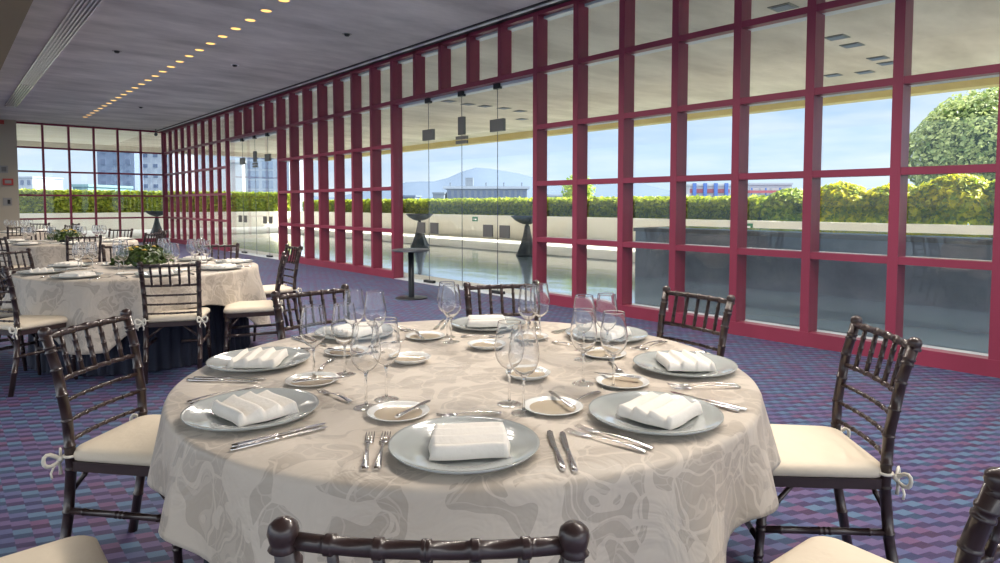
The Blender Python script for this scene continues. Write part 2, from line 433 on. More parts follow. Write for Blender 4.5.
# thresholds under the glass doors
struct(MB().box(WX, yn(7), -.02, WX+.27, yn(12)-.08, .006).build('trim_4', 'alu'))
struct(MB().box(WX, yn(19), -.02, WX+.27, yn(24)-.08, .006).build('trim_5', 'alu'))

# things on the ceiling
def downlight(i, y):
    t = empty('ceiling_light', (3.41, y, CZ))
    MB().lathe([(.070, -.001), (.090, -.001), (.092, -.006), (.070, -.008), (.070, -.001)], 20).build('trim_ring', 'ceiling', t)
    MB().lathe([(.0005, -.010), (.04, -.0095), (.069, -.005)], 20).build('lens', 'lamp', t)
    l = bpy.data.lights.new('downlight_lamp', 'SPOT'); l.energy = LAMP_W; l.color = (1, .91, .80); l.spot_size = 152*D2R; l.spot_blend = .9; l.shadow_soft_size = .07
    lo = bpy.data.objects.new('downlight_lamp', l); col.objects.link(lo); lo.parent = t; lo.location = (0, 0, -.06)
    tag(t, 'small round recessed ceiling light glowing amber in the long ceiling row', 'ceiling light', 'row of amber downlights along the concrete ceiling')
LAMP_W = 80
for i in range(42): downlight(i, -1.265+.585*i-.037)
df = empty('air_diffuser', (1.54, 12.5, CZ-.001))
MB().box(-.12, -9, -.006, .12, 9, 0).build('backing', 'greymetal', df)
for k in range(6):
    x = -.115+k*.046
    MB().box(x-.010, -9, -.022, x+.010, 9, -.006).build('slat', 'slat', df)
for y in (-9, 9): MB().box(-.125, y-.01, -.022, .125, y+.01, -.001).build('end_cap', 'white', df)
tag(df, 'long white linear slot air diffuser running along the concrete ceiling', 'air vent')
for (x, y, lab) in ((4.27, 12.38, 'small white-rimmed round sensor on the ceiling, nearest the amber lights'), (2.38, 12.59, 'tiny dark round sensor on the ceiling between air diffuser and lights'),
                    (4.19, 19.38, 'tiny round sensor far back on the ceiling near the far glazing'), (4.8, 9.01, 'tiny dark ceiling sprinkler closest to the camera, right of the lights')):
    o = empty('ceiling_sensor', (x, y, CZ))
    MB().lathe([(.001, -.035), (.03, -.034), (.04, -.02), (.045, 0)], 16).build('dome', 'black', o)
    MB().lathe([(.045, -.001), (.075, -.004), (.075, 0)], 16).build('rim', 'white' if x == 4.27 else 'greysign', o)
    tag(o, lab, 'ceiling sensor')
o = empty('ceiling_camera', (5.78, YF-.6, CZ))
MB().tube([(0, 0, 0), (0, 0, -.14)], .015, 8).build('stem', 'greymetal', o)
MB().ball((0, 0, -.19), .06, 10).build('housing', 'greymetal', o)
tag(o, 'small grey dome camera hanging from the ceiling before the far glazing', 'security camera')
# things on the far-left wall
ywf = YF-.30
o = MB().box(1.40, ywf-.03, 3.80, 1.62, ywf, 3.92).build('wall_sign', 'redsign'); tag(o, 'small red sign high on the cream wall under the ceiling', 'sign')
o = empty('wall_panel', (1.57, ywf, 2.42)); MB().box(-.10, -.02, -.11, .10, 0, .11).build('plate', 'greysign', o); MB().box(-.06, -.025, -.07, .06, -.02, .07).build('insert', 'plate', o)
tag(o, 'grey square control panel on the cream wall above the red box', 'wall panel')
o = empty('alarm_box', (1.66, ywf, 2.03)); MB().box(-.13, -.06, -.10, .13, 0, .10).build('housing', 'redsign', o); MB().box(-.08, -.065, -.05, .08, -.06, .05).build('label_plate', 'greysign', o)
tag(o, 'red alarm box on the cream wall below the grey square panel', 'alarm box')
o = empty('wall_switch', (1.63, ywf, 1.42)); MB().box(-.11, -.02, -.12, .11, 0, .12).build('plate', 'greysign', o); MB().box(.0, -.03, -.07, .07, -.02, .06).build('rocker', 'black', o)
tag(o, 'pale wall switch plate lowest on the cream wall below the red box', 'switch')

# ------------------------------------------------------------------ outside
PX = 16.5; PYF = 38.0; YOUT = -14
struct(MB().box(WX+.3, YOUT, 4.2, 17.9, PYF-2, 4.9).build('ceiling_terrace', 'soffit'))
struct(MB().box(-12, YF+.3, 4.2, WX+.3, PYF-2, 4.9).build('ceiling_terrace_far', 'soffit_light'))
struct(MB().box(17.5, YOUT, 3.965, 17.9, PYF-1.6, 4.2).build('trim_6', 'ochre'))
struct(MB().box(-12, PYF-2, 3.965, 17.9, PYF-1.6, 4.9).build('trim_7', 'soffit'))
struct(MB().box(12.2, YOUT, -.4, PX, PYF, 0).build('floor_terrace', 'paving'))
struct(MB().box(-12, 30.0, -.4, 12.2, PYF, 0).build('floor_terrace_far', 'paving'))
struct(MB().box(WX+.27, YOUT, -.4, WX+.75, 30, -.005).build('floor_edge', 'paving'))
struct(MB().box(-12, YF+.3, -.4, WX+.27, 30, -.005).build('floor_edge_far', 'paving'))
w = MB().box(WX+.75, YOUT, -.35, 12.2, 30, -.03).build('pool_water', 'water')
w['kind'] = 'stuff'; w['label'] = 'shallow reflecting pool outside the window wall'; w['category'] = 'water'
struct(MB().box(PX, YOUT, -.4, PX+.35, PYF+.35, .893).build('wall_parapet', 'parapet'))
struct(MB().box(-12, PYF, -.4, PX, PYF+.35, .893).build('wall_parapet_far', 'parapet'))
for (x, y) in ((9.3, 4.36), (11.65, 4.52), (12.43, 4.56), (13.91, 4.62), (14.55, 4.65), (15.17, 5.29), (14.99, 5.88), (10.75, 14.37), (11.48, 14.44), (12.08, 14.4), (12.76, 14.33), (13.53, 14.46), (14.85, 15.77)):
    o = empty('soffit_light', (x, y, 4.2))
    MB().box(-.16, -.16, -.012, .16, .16, -.001).build('housing', 'plate', o)
    MB().box(-.12, -.12, -.02, .12, .12, -.012).build('lens', 'b_window', o)
    tag(o, 'dark square light fitting set in the outdoor concrete soffit', 'ceiling light', 'dark square fittings in the terrace soffit')
# dark raised stone block in the pool
o = empty('stone_basin', (10.0, 1.0, -.03))
MB().box(0, -15, 0, 1.4, 6.45, .86).build('block', 'stone', o)
MB().box(-.03, -15.02, .86, 1.43, 6.48, .925).build('coping', 'stonetop', o)
MB().box(.25, -14.6, .925, 1.15, 6.1, .94).build('water_surface', 'water', o)
tag(o, 'long low dark stone basin block standing in the pool outside the windows', 'stone basin')
# vents/signs on the parapet
for (y, x, lab) in ((20.3, PX, 'small green sign plate on the beige parapet behind the glass doors'), (14.7, PX, 'green sign on the parapet, first window bay right of the doors'),
                 (8.6, PX, 'small green sign on the parapet above the dark stone basin')):
    o = empty('green_sign', (x, y, .72))
    MB().box(-.02, -.17, -.08, 0, .17, .10).build('panel', 'greensign', o)
    MB().box(-.024, -.11, -.03, -.02, .02, .03).build('pictogram', 'white', o)
    MB().box(-.024, .06, -.01, -.02, .12, .02).build('pictogram', 'white', o)
    tag(o, lab, 'sign')

# fountains: shallow bowl on a flared draped stand
def fountain():
    t = empty('bowl_fountain')
    prof = [(.001, .82), (.10, .83), (.22, .87), (.34, .94), (.42, 1.02), (.44, 1.045), (.42, 1.05), (.33, .99), (.2, .92), (.001, .88)]
    MB().lathe(prof, 28).build('bowl', 'bronze', t)
    def cone(u, v):
        a = 2*PI*u; z = .78*(1-v)
        r = .07+.10*v+.12*v**2
        r *= 1+.10*v*math.cos(7*a)+.04*v*math.sin(3*a)
        return (r*math.cos(a), r*math.sin(a), z)
    MB().grid(42, 14, cone, True, True).build('stand', 'bronze', t)
    MB().lathe([(.045, .76), (.06, .79), (.045, .82), (.03, .83)], 16).build('collar', 'bronze', t)
    MB().lathe([(.30, 0), (.30, .03), (.24, .05), (.001, .05)], 24).build('base', 'bronze', t)
    return t
ft = fountain()
G = 'bowl fountains at the edge of the pool'
dup(ft, (11.8, 12.32, -.02), .3, 'dark bowl fountain on a flared stand, left of the red post by the doors', 'fountain', G)
dup(ft, (11.6, 17.1, -.02), 1.1, 'dark bowl fountain on a flared stand behind the high bistro table', 'fountain', G)
dup(ft, (6.9, 29.7, -.0), 2, 'bluish bowl fountain outside the far corner of the glazing', 'fountain', G)

def leaves(mb, pts, size, up=.3):
    for (x, y, z, nx, ny, nz) in pts:
        n = Vector((nx+random.gauss(0, .5), ny+random.gauss(0, .5), nz+random.gauss(0, .5)+up)).normalized()
        a = n.orthogonal().normalized(); a.rotate(Matrix.Rotation(random.random()*6.28, 3, n)); b = n.cross(a)
        L = size*random.uniform(.6, 1.3); W = L*.5
        c = Vector((x, y, z)); tip = c+a*L; tail = c-a*L*.7
        mb.add([tail, c+b*W+n*.1*L, tip, c-b*W+n*.1*L], [(0, 1, 2, 3)])
def leafy(name, parts_mat, pts, size, parent):
    mb = MB(); leaves(mb, pts, size); return mb.build(name, parts_mat, parent)
def hedge(x0, x1, y0, y1, z0, z1, n, size, name='hedge'):
    t = empty(name, ((x0+x1)/2, (y0+y1)/2, 0)); cx, cy = t.location.x, t.location.y
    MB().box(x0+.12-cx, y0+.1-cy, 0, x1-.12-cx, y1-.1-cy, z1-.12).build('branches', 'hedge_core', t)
    pts = []
    for i in range(n):
        if x1-x0 < y1-y0: side = random.choice(((0), (0), (1)))
        else: side = random.choice((2, 2, 1))
        bump = .06*math.sin(i*.7)
        if side == 0: p = (x0+random.uniform(-.05, .12)-cx, random.uniform(y0, y1)-cy, random.uniform(z0, z1), -1, 0, .2)
        elif side == 2: p = (random.uniform(x0, x1)-cx, y0+random.uniform(-.05, .12)-cy, random.uniform(z0, z1), 0, -1, .2)
        else: p = (random.uniform(x0, x1)-cx, random.uniform(y0, y1)-cy, z1+random.uniform(-.12, .10), 0, 0, 1)
        pts.append(p)
    leafy('foliage', 'hedge', pts, size, t)
    return t
tag(hedge(17.06, 18.2, 8.6, 38, .88, 1.48, 26000, .10), 'long clipped green hedge behind the side parapet, seen through the glass doors', 'hedge')
tag(hedge(-10, 16.9, 38.55, 39.7, .88, 1.95, 16000, .14), 'taller clipped hedge behind the far parapet, seen through the far glazing', 'hedge')
sh = [(7.9, 1.72, 'shrubg', 'green shrub at the end of the clipped hedge, above the stone basin'), (6.6, 1.86, 'shrub', 'rounded golden shrub next to the green one, above the stone basin'),
      (5.3, 1.80, 'shrub', 'second golden shrub from the clipped hedge'), (4.1, 2.00, 'shrub', 'tall bright yellow shrub just left of the last full window bay'),
      (2.9, 1.95, 'shrubg', 'green and yellow shrub under the round tree'), (1.6, 1.98, 'shrub', 'yellow shrub in front of the round tree'), (.3, 1.9, 'shrubg', 'green shrub at the right edge under the tree'), (-1.1, 1.9, 'shrub', 'rightmost yellow shrub at the picture edge behind the parapet')]
for i, (y, h, mt, lab) in enumerate(sh):
    t = empty('golden_shrub' if mt == 'shrub' else 'green_shrub', (17.6, y, 0))
    MB().tube([(0, 0, 0), (.02, .02, .5), (.05, 0, 1.1)], [.05, .04, .02], 7).build('stem', 'bark', t)
    pts = []
    for k in range(3600):
        a = random.random()*6.28; v = random.random()**.8; top = (1-max(0, (v-.45)/.55)**2)**.5 if v < 1 else 0
        rr = random.uniform(.7, 1.05)*(1+.12*math.sin(3*a+i)+.1*math.sin(9*v+2*a+i))*max(.05, top)
        pts.append((.55*rr*math.cos(a), .80*rr*math.sin(a), .86+(h-.86)*v, math.cos(a), math.sin(a), v))
    leafy('foliage', mt, pts, .105, t)
    tag(t, lab, 'shrub')
# round clipped tree
YAW = .7213
def dirpt(px, d):
    xr = (px-500)/638.62
    return Vector(((xr*math.cos(YAW)+math.sin(YAW))*d, (-xr*math.sin(YAW)+math.cos(YAW))*d, 0))
_p = dirpt(986, 27)
t = empty('round_tree', (_p.x, _p.y, -3))
MB().tube([(0, 0, 0), (.1, 0, 2), (0, .1, 4.5)], [.3, .24, .15], 10).build('trunk', 'bark', t)
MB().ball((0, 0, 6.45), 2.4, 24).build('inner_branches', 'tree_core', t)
pts = []
for k in range(15000):
    a = random.random()*6.28; ph = math.acos(random.uniform(-1, 1)); rr = 2.75*random.uniform(.88, 1.03)*(1+.05*math.sin(4*a)*math.sin(5*ph))
    nx, ny, nz = math.cos(a)*math.sin(ph), math.sin(a)*math.sin(ph), math.cos(ph)
    pts.append((rr*nx*1.08, rr*ny*1.08, 6.45+rr*nz*.95, nx, ny, nz))
leafy('foliage', 'tree', pts, .13, t)
tag(t, 'round clipped broadleaf tree beyond the parapet at the far right', 'tree')
# loose tree tops by the door post
t = empty('small_tree', (22, 19.6, -3))
MB().tube([(0, 0, 0), (.05, 0, 3), (0, .1, 4.6)], [.12, .09, .05], 8).build('trunk', 'bark', t)
pts = []
for k in range(2500):
    a = random.random()*6.28; ph = math.acos(random.uniform(-1, 1)); rr = random.uniform(.3, 1.0)
    nx, ny, nz = math.cos(a)*math.sin(ph), math.sin(a)*math.sin(ph), math.cos(ph)
    pts.append((.8*rr*nx, .8*rr*ny, 4.9+.85*rr*nz, nx, ny, nz))
leafy('foliage', 'shrubg', pts, .09, t)
tag(t, 'small light green tree top rising over the hedge beside the door post', 'tree')

# the city beyond
GZ = -14
struct(MB().add([(-4000, 20, GZ), (4500, -3000, GZ), (4500, 4500, GZ), (-4000, 4500, GZ)], [(0, 1, 2, 3)]).build('ground_city', 'city'))
YAW = .7213
def dirpt(px, d):
    xr = (px-500)/638.62
    X = xr*math.cos(YAW)+math.sin(YAW); Y = -xr*math.sin(YAW)+math.cos(YAW)
    return Vector((X*d, Y*d, 0))
def ridge(name, d, prof, mt, lab, px0=-350, px1=1600, step=14):
    mb = MB(); vs = []; n = 0
    for i in range(int((px1-px0)/step)+1):
        px = px0+i*step
        p = dirpt(px, d); q = dirpt(px, d*1.25)
        h = prof(px)/638.62*d
        vs += [(p.x*.9, p.y*.9, GZ), (p.x, p.y, 1.35+h*.55), (q.x*.93, q.y*.93, 1.35+h*1.16), (q.x, q.y, GZ)]; n += 1
    fs = [(4*i+k, 4*(i+1)+k, 4*(i+1)+k+1, 4*i+k+1) for i in range(n-1) for k in range(3)]
    o = mb.add(vs, fs, True).build(name, mt); tag(o, lab, 'mountain'); return o
def pr1(px):
    b = 12+3*math.sin(px*.013)+2*math.sin(px*.05+1)+1.2*math.sin(px*.11)
    b += 24*math.exp(-((px-478)/55)**2)+9*math.exp(-((px-590)/45)**2)+6*math.exp(-((px-835)/60)**2)+6*math.exp(-((px-400)/30)**2)
    return b
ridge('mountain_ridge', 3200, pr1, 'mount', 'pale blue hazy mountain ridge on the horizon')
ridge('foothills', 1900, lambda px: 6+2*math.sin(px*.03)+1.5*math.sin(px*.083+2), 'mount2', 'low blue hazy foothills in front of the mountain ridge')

def building(name, px0, px1, ytop, d, mat_, label, depth=18, windows=None, wm='b_window', win=None):
    """block whose front faces the terrace; px range and roof height at distance d"""
    c = dirpt((px0+px1)/2, d); wd = (dirpt(px1, d)-dirpt(px0, d)).length
    t = empty(name, (c.x, c.y, GZ), -YAW)
    h = 1.35+(204-ytop)/638.62*d-GZ
    MB().box(-wd/2, 0, 0, wd/2, depth, h).build('walls', mat_, t)
    MB().box(-wd/2-.3, -.3, h, wd/2+.3, depth, h+.6).build('roof_parapet', mat_, t)
    if windows:
        nx, nz, fw, fh, z0 = windows
        for i in range(nx):
            for j in range(nz):
                cx = -wd/2+wd*(i+.5)/nx; cz = z0+(h-z0)*(j+.5)/nz; ww = wd/nx*fw/2; hh = (h-z0)/nz*fh/2
                MB().box(cx-ww, -.15, cz-hh, cx+ww, .3, cz+hh).build('window', wm, t)
    tag(t, label, 'building'); return t, wd, h
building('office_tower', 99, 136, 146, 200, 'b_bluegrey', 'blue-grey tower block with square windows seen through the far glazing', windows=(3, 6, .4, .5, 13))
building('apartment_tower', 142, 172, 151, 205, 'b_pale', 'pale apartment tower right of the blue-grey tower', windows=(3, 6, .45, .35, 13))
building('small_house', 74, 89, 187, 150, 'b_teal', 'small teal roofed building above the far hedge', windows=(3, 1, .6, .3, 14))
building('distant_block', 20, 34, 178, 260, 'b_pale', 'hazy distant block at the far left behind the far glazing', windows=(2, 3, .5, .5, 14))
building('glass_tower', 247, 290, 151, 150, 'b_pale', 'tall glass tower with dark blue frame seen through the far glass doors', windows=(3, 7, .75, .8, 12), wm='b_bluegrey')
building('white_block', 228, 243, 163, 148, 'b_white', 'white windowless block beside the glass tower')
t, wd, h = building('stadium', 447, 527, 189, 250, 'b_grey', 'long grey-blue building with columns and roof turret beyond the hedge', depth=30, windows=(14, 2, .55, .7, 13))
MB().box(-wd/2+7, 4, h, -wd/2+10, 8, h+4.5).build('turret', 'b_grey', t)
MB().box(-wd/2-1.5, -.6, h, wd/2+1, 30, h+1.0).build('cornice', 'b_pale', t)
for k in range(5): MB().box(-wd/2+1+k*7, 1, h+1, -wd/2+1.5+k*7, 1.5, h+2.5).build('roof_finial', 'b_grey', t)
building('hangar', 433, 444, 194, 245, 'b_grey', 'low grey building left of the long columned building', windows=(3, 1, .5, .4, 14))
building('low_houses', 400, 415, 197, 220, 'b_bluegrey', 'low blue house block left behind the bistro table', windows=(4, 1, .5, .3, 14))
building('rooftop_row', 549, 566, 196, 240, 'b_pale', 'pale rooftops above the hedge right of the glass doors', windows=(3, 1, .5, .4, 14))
# red and blue canopy buildings
t, wd, h = building('striped_building', 690, 728, 186, 200, 'b_white', 'white and red striped building with blue pylons behind the hedge', windows=None)
for k, z in enumerate((h-2.2, h-4.6)): MB().box(-wd/2-.2, -.4, z, wd/2+.2, .2, z+1.2).build('red_band', 'b_red', t)
for k in range(4): MB().box(-wd/2+.5+k*wd/3.6, -1.2, h-9, -wd/2+1.5+k*wd/3.6, -.4, h+.8).build('blue_pylon', 'b_blue', t)
t, wd, h = building('canopy_building', 748, 791, 185, 200, 'b_pale', 'long canopied stand with red stripe, right of the red and blue building', windows=(4, 2, .8, .5, 13), wm='b_white')
MB().box(-wd/2-1, -2.5, h-2.6, wd/2+1, -1, h-1.8).build('red_band', 'b_red', t)
for k in range(4): MB().box(-wd/2+k*wd/3.1, -2.2, h-7, -wd/2+.4+k*wd/3.1, -1.8, h-1).build('post', 'b_blue', t)

# ------------------------------------------------------------------ chiavari chair
def bamboo(mb, path, r, rings, n=12, rr=1.16, hw=.0028):
    """tube with turned rings at fractions of its length"""
    P = [Vector(p) for p in path]
    seg = [0]
    for a, b in zip(P[:-1], P[1:]): seg.append(seg[-1]+(b-a).length)
    L = seg[-1]
    def at(s):
        s = max(0, min(L, s))
        for i in range(len(P)-1):
            if s <= seg[i+1]+1e-9:
                k = (s-seg[i])/(seg[i+1]-seg[i]); return P[i].lerp(P[i+1], k), i
        return P[-1], len(P)-2
    ss = set(seg)
    for q in rings:
        for d in (-hw*1.6, -hw, 0, hw, hw*1.6): ss.add(min(L, max(0, q*L+d)))
    ss = sorted(ss); pts = []; rad = []
    for s_ in ss:
        p, i = at(s_); k = s_/L
        r0 = r[0]+(r[-1]-r[0])*k if isinstance(r, (list, tuple)) else r
        m = 1
        for q in rings:
            dd = abs(s_-q*L)
            if dd <= hw*1.05: m = rr
        pts.append(p); rad.append(r0*m)
    q = [pts[0]]; rq = [rad[0]]
    for p, a in zip(pts[1:], rad[1:]):
        if (p-q[-1]).length > 1e-5: q.append(p); rq.append(a)
    return mb.tube(q, rq, n)

def make_chair():
    t = empty('chiavari_chair')
    W = .185
    for s in (-1, 1):
        p = [(s*.187, -.262, 0), (s*.187, -.215, .25), (s*W, -.198, .43), (s*.188, -.205, .60), (s*.194, -.235, .78), (s*.198, -.268, .895)]
        mb = bamboo(MB(), p, [.0175, .017], [.18, .30, .47, .56, .66, .76, .86, .93, .95])
        mb.build('back_post', 'wood', t)
        fb = MB(); fb.lathe([(.017, -.022), (.021, -.018), (.017, -.013), (.019, -.006), (.0215, .004), (.0195, .014), (.012, .021), (.0005, .024)], 14, (s*.198, -.270, .899))
        fb.build('finial', 'wood', t)
        p = [(s*.195, .215, 0), (s*.188, .195, .25), (s*.183, .185, .43)]
        bamboo(MB(), p, [.0125, .017], [.38, .42, .62, .66, .9]).build('leg', 'wood', t)
        bamboo(MB(), [(s*.187, -.213, .27), (s*.188, .193, .265)], .0115, [.15, .46, .5, .54, .85]).build('stretcher', 'wood', t)
        bamboo(MB(), [(s*.180, -.210, .33), (s*.07, -.19, .42)], .0085, [.5]).build('brace', 'wood', t)
        bamboo(MB(), [(s*.186, .192, .30), (s*.185, .09, .425)], .0085, [.5]).build('brace', 'wood', t)
    bamboo(MB(), [(-.19, .197, .22), (.19, .197, .22)], .0105, [.2, .46, .54, .8]).build('stretcher', 'wood', t)
    # seat: rounded trapezoid slab
    def outline(hw, hb, y0, y1, r, k=6):
        pts = []
        for (cx, cy, a0) in ((hw-r, y1-r, 0), (-hw+r, y1-r, 90), (-hb+r, y0+r, 180), (hb-r, y0+r, 270)):
            for i in range(k+1):
                a = (a0+90*i/k)*D2R; pts.append((cx+r*math.cos(a), cy+r*math.sin(a)))
        return pts
    o1 = outline(.205, .20, -.215, .215, .05)
    MB().prism(o1, .418, .452).build('seat', 'wood', t)
    # cushion
    o2 = outline(.208, .198, -.205, .212, .055)
    mb = MB(); n = len(o2); lay = [(.93, .450), (1.0, .456), (1.02, .470), (1.0, .484), (.95, .493), (.86, .498), (.7, .501), (.5, .503), (.25, .5045), (.08, .505)]
    vs = []
    for sc_, z in lay:
        for i, (x, y) in enumerate(o2): vs.append((x*sc_, y*sc_, z))
    vs.append((0, 0, .505))
    fs = [(j*n+i, j*n+(i+1) % n, (j+1)*n+(i+1) % n, (j+1)*n+i) for j in range(len(lay)-1) for i in range(n)]
    fs += [((len(lay)-1)*n+i, (len(lay)-1)*n+(i+1) % n, len(lay)*n) for i in range(n)]
    fs += [tuple(range(n-1, -1, -1))]
    cush = mb.add(vs, fs, True).build('cushion', 'cushion', t)
    # back rails
    def rail(z, y, r, rings, hw, rr=1.3):
        p = [(-hw+2*hw*k/8, y-.022*(1-((k-4)/4)**2), z) for k in range(9)]
        return bamboo(MB(), p, r, rings, 8, min(rr, 1.25))
    rail(.888, -.262, .0125, [.155, .17, .327, .342, .492, .508, .658, .673, .83, .845], .196, 1.22).build('top_rail', 'wood', t)
    rail(.735, -.227, .0095, [.165, .333, .5, .667, .835], .192).build('rail', 'wood', t)
    rail(.660, -.213, .0075, [.12, .24, .36, .48, .6, .72, .84], .190).build('rail', 'wood', t)
    rail(.590, -.203, .0075, [.12, .24, .36, .48, .6, .72, .84], .188).build('rail', 'wood', t)
    rail(.520, -.199, .0075, [.12, .24, .36, .48, .6, .72, .84], .186).build('rail', 'wood', t)
    for k in range(5):
        u = (k+1)/6; x0 = -.196+.392*u; x1 = -.192+.384*u; b = 1-(2*u-1)**2
        bamboo(MB(), [(x1, -.227-.022*b, .735), (x0, -.262-.022*b, .888)], .0085, [.25, .5, .75], 8).build('spindle', 'wood', t)
    # ribbon bows tying the cushion to the back posts
    for s in (-1, 1):
        mb = MB(); c = Vector((s*.205, -.222, .462))
        ring = [(s*.185+.0215*math.cos(a*PI/6), -.198+.0215*math.sin(a*PI/6), .470) for a in range(13)]
        mb.tube(ring, .006, 6, flat=.8)
        mb.ball(c, .011, 8)
        for q in (-1, 1):
            lp = []
            for k in range(11):
                a = k/10*PI; 
                lp.append(c+Vector((s*.008*math.sin(a)+q*.036*math.sin(a), -.024*math.sin(a), .018*math.sin(2*a)*1.1-.006*k/10+.01*math.sin(a))))
            mb.tube(lp, .0045, 5, flat=1.6)
            tp = [c, c+Vector((q*.012+s*.004, -.012, -.025)), c+Vector((q*.020+s*.006, -.014, -.042)), c+Vector((q*.018+s*.008, -.01, -.06))]
            mb.tube(tp, [.004, .0055, .0055, .006], 5, flat=.6)
        mb.build('ribbon_bow', 'ribbon', cush)
    return t
CH = make_chair()
def chair(mx, my, out_deg, label, group, back=.268):
    a = out_deg*D2R; ox, oy = math.cos(a), math.sin(a)
    x, y = mx-ox*back, my-oy*back
    rz = math.atan2(-oy, -ox)-PI/2
    return dup(CH, (x, y, 0), rz, label, 'chair', group)

# ------------------------------------------------------------------ tables
def cloth_mesh(R, drop, seed, folds=15, nphi=240, top=.765):
    rnd = random.Random(seed); ph = [rnd.uniform(0, 6.28) for _ in range(5)]
    mb = MB(); uv = []
    rings = [i/10*R for i in range(11)]
    prof_n = 22; vs = []
    for r in rings:
        for k in range(nphi):
            a = 2*PI*k/nphi
            vs.append((r*math.cos(a), r*math.sin(a), top)); uv.append((r*math.cos(a), r*math.sin(a)))
    for j in range(1, prof_n+1):
        f = j/prof_n
        for k in range(nphi):
            a = 2*PI*k/nphi; d = drop(math.degrees(a) % 360)
            s = f*d
            if s < .02: rr = R+.012*math.sin(s/.02*PI/2); z = top-.012*(1-math.cos(s/.02*PI/2))
            else: rr = R+.012; z = top-.012-(s-.02)*.985
            w = math.sin(folds*a+ph[0]+1.3*math.sin(3*a+ph[1]))+.5*math.sin(folds*.53*a*1.0+ph[2]) if False else math.sin(folds*a+ph[0]+1.3*math.sin(3*a+ph[1]))
            w += .45*math.sin((folds//2)*a+ph[3])
            g = max(0, s-.015)
            rr += g*.15+min(.045, g*.16)*w*.7
            vs.append((rr*math.cos(a), rr*math.sin(a), z))
            q = R+s; uv.append((q*math.cos(a), q*math.sin(a)))
    m = len(rings)+prof_n
    fs = [(i*nphi+k, i*nphi+(k+1) % nphi, (i+1)*nphi+(k+1) % nphi, (i+1)*nphi+k) for i in range(m-1) for k in range(nphi)]
    mb.add(vs, fs, True); mb.uv = uv
    return mb
def lerp_drop(tbl):
    def f(d):
        for (a, x), (b, y) in zip(tbl[:-1], tbl[1:]):
            if a <= d <= b:
                k = (d-a)/(b-a); k = k*k*(3-2*k); return x+(y-x)*k
        return tbl[-1][1]
    return f
def square_drop(c0, half=1.19, R=.93):
    def f(d):
        m = ((d-c0) % 90)-45      # 0 at mid-side
        return min(.56, half/math.cos(m*D2R)-R)
    return f
def table(cx, cy, label, clabel, slabel, drop, seed, R=.955):
    t = empty('banquet_table', (cx, cy, 0))
    MB().lathe([(.001, .725), (.90, .725), (.905, .735), (.905, .755), (.90, .7605), (.001, .7605)], 48).build('tabletop', 'tabletop', t)
    for k in range(4):
        a = (45+90*k)*D2R
        MB().tube([(.55*math.cos(a), .55*math.sin(a), 0), (.5*math.cos(a), .5*math.sin(a), .727)], .018, 8).build('leg', 'greymetal', t)
    tag(t, label, 'table')
    c = cloth_mesh(R, drop, seed).build('tablecloth', 'damask', None, (cx, cy, 0))
    mod = c.modifiers.new('thick', 'SOLIDIFY'); mod.thickness = .0016; mod.offset = -1
    tag(c, clabel, 'tablecloth')
    def sk(u, v):
        a = 2*PI*u; r = .84+.035*v*0+.014*math.sin(64*a+2*math.sin(5*a))*(0.3+v)+.03*v
        return (r*math.cos(a), r*math.sin(a), .70*(1-v)+.008)
    s = MB().grid(384, 8, sk, True, True).build('table_skirt', 'navy', None, (cx, cy, 0))
    tag(s, slabel, 'table skirt')

# tableware prototypes, local frame: y outward from the table centre (towards the diner), x to the diner's... mirrored below
def make_glass():
    t = empty('wine_glass')
    MB().lathe([(.0005, .003), (.010, .0035), (.030, .0022), (.036, .0012), (.0365, .0002), (.034, 0), (.0005, 0)], 28).build('foot', 'crystal_foot', t)
    MB().lathe([(.010, .0035), (.0052, .008), (.0036, .018), (.0032, .05), (.0034, .085), (.0050, .098), (.009, .105)], 14).build('stem', 'crystal_solid', t)
    out = [(.0005, .1035), (.010, .1045), (.024, .114), (.036, .130), (.0425, .150), (.0435, .166), (.0425, .180), (.041, .190), (.0388, .205), (.0365, .220), (.0348, .232), (.0338, .240), (.0336, .2425)]
    inn = [(r-.0010 if r > .003 else r, z+(.0012 if z < .12 else 0)) for r, z in out]
    prof = out+[(.0335, .2430), (.0331, .2432), (.0327, .2430)]+inn[::-1]
    MB().lathe(prof, 36).build('bowl', 'crystal', t)
    return t
def make_charger():
    mb = MB().lathe([(.0005, .004), (.10, .004), (.108, .0055), (.118, .010), (.150, .015), (.172, .020), (.178, .0235), (.1785, .022), (.172, .015), (.118, .003), (.10, 0), (.0005, 0)], 56)
    return mb.build('charger_plate', 'charger')
def make_bread():
    t = empty('bread_plate')
    MB().lathe([(.066, .0055), (.076, .0095), (.084, .0125), (.0865, .0125), (.0855, .0105), (.072, .004), (.05, 0), (.0005, 0)], 40).build('rim', 'ceramic', t)
    MB().lathe([(.0005, .003), (.045, .003), (.058, .0042), (.0662, .0056)], 40).build('well', 'beige_reflection', t)
    return t
def make_dish():
    t = empty('butter_dish')
    MB().lathe([(.058, .012), (.068, .018), (.074, .021), (.0765, .021), (.0755, .018), (.060, .006), (.04, 0), (.0005, 0)], 40).build('rim', 'ceramic', t)
    MB().lathe([(.0005, .006), (.035, .0065), (.05, .009), (.0582, .0121)], 40).build('well', 'beige_reflection', t)
    return t
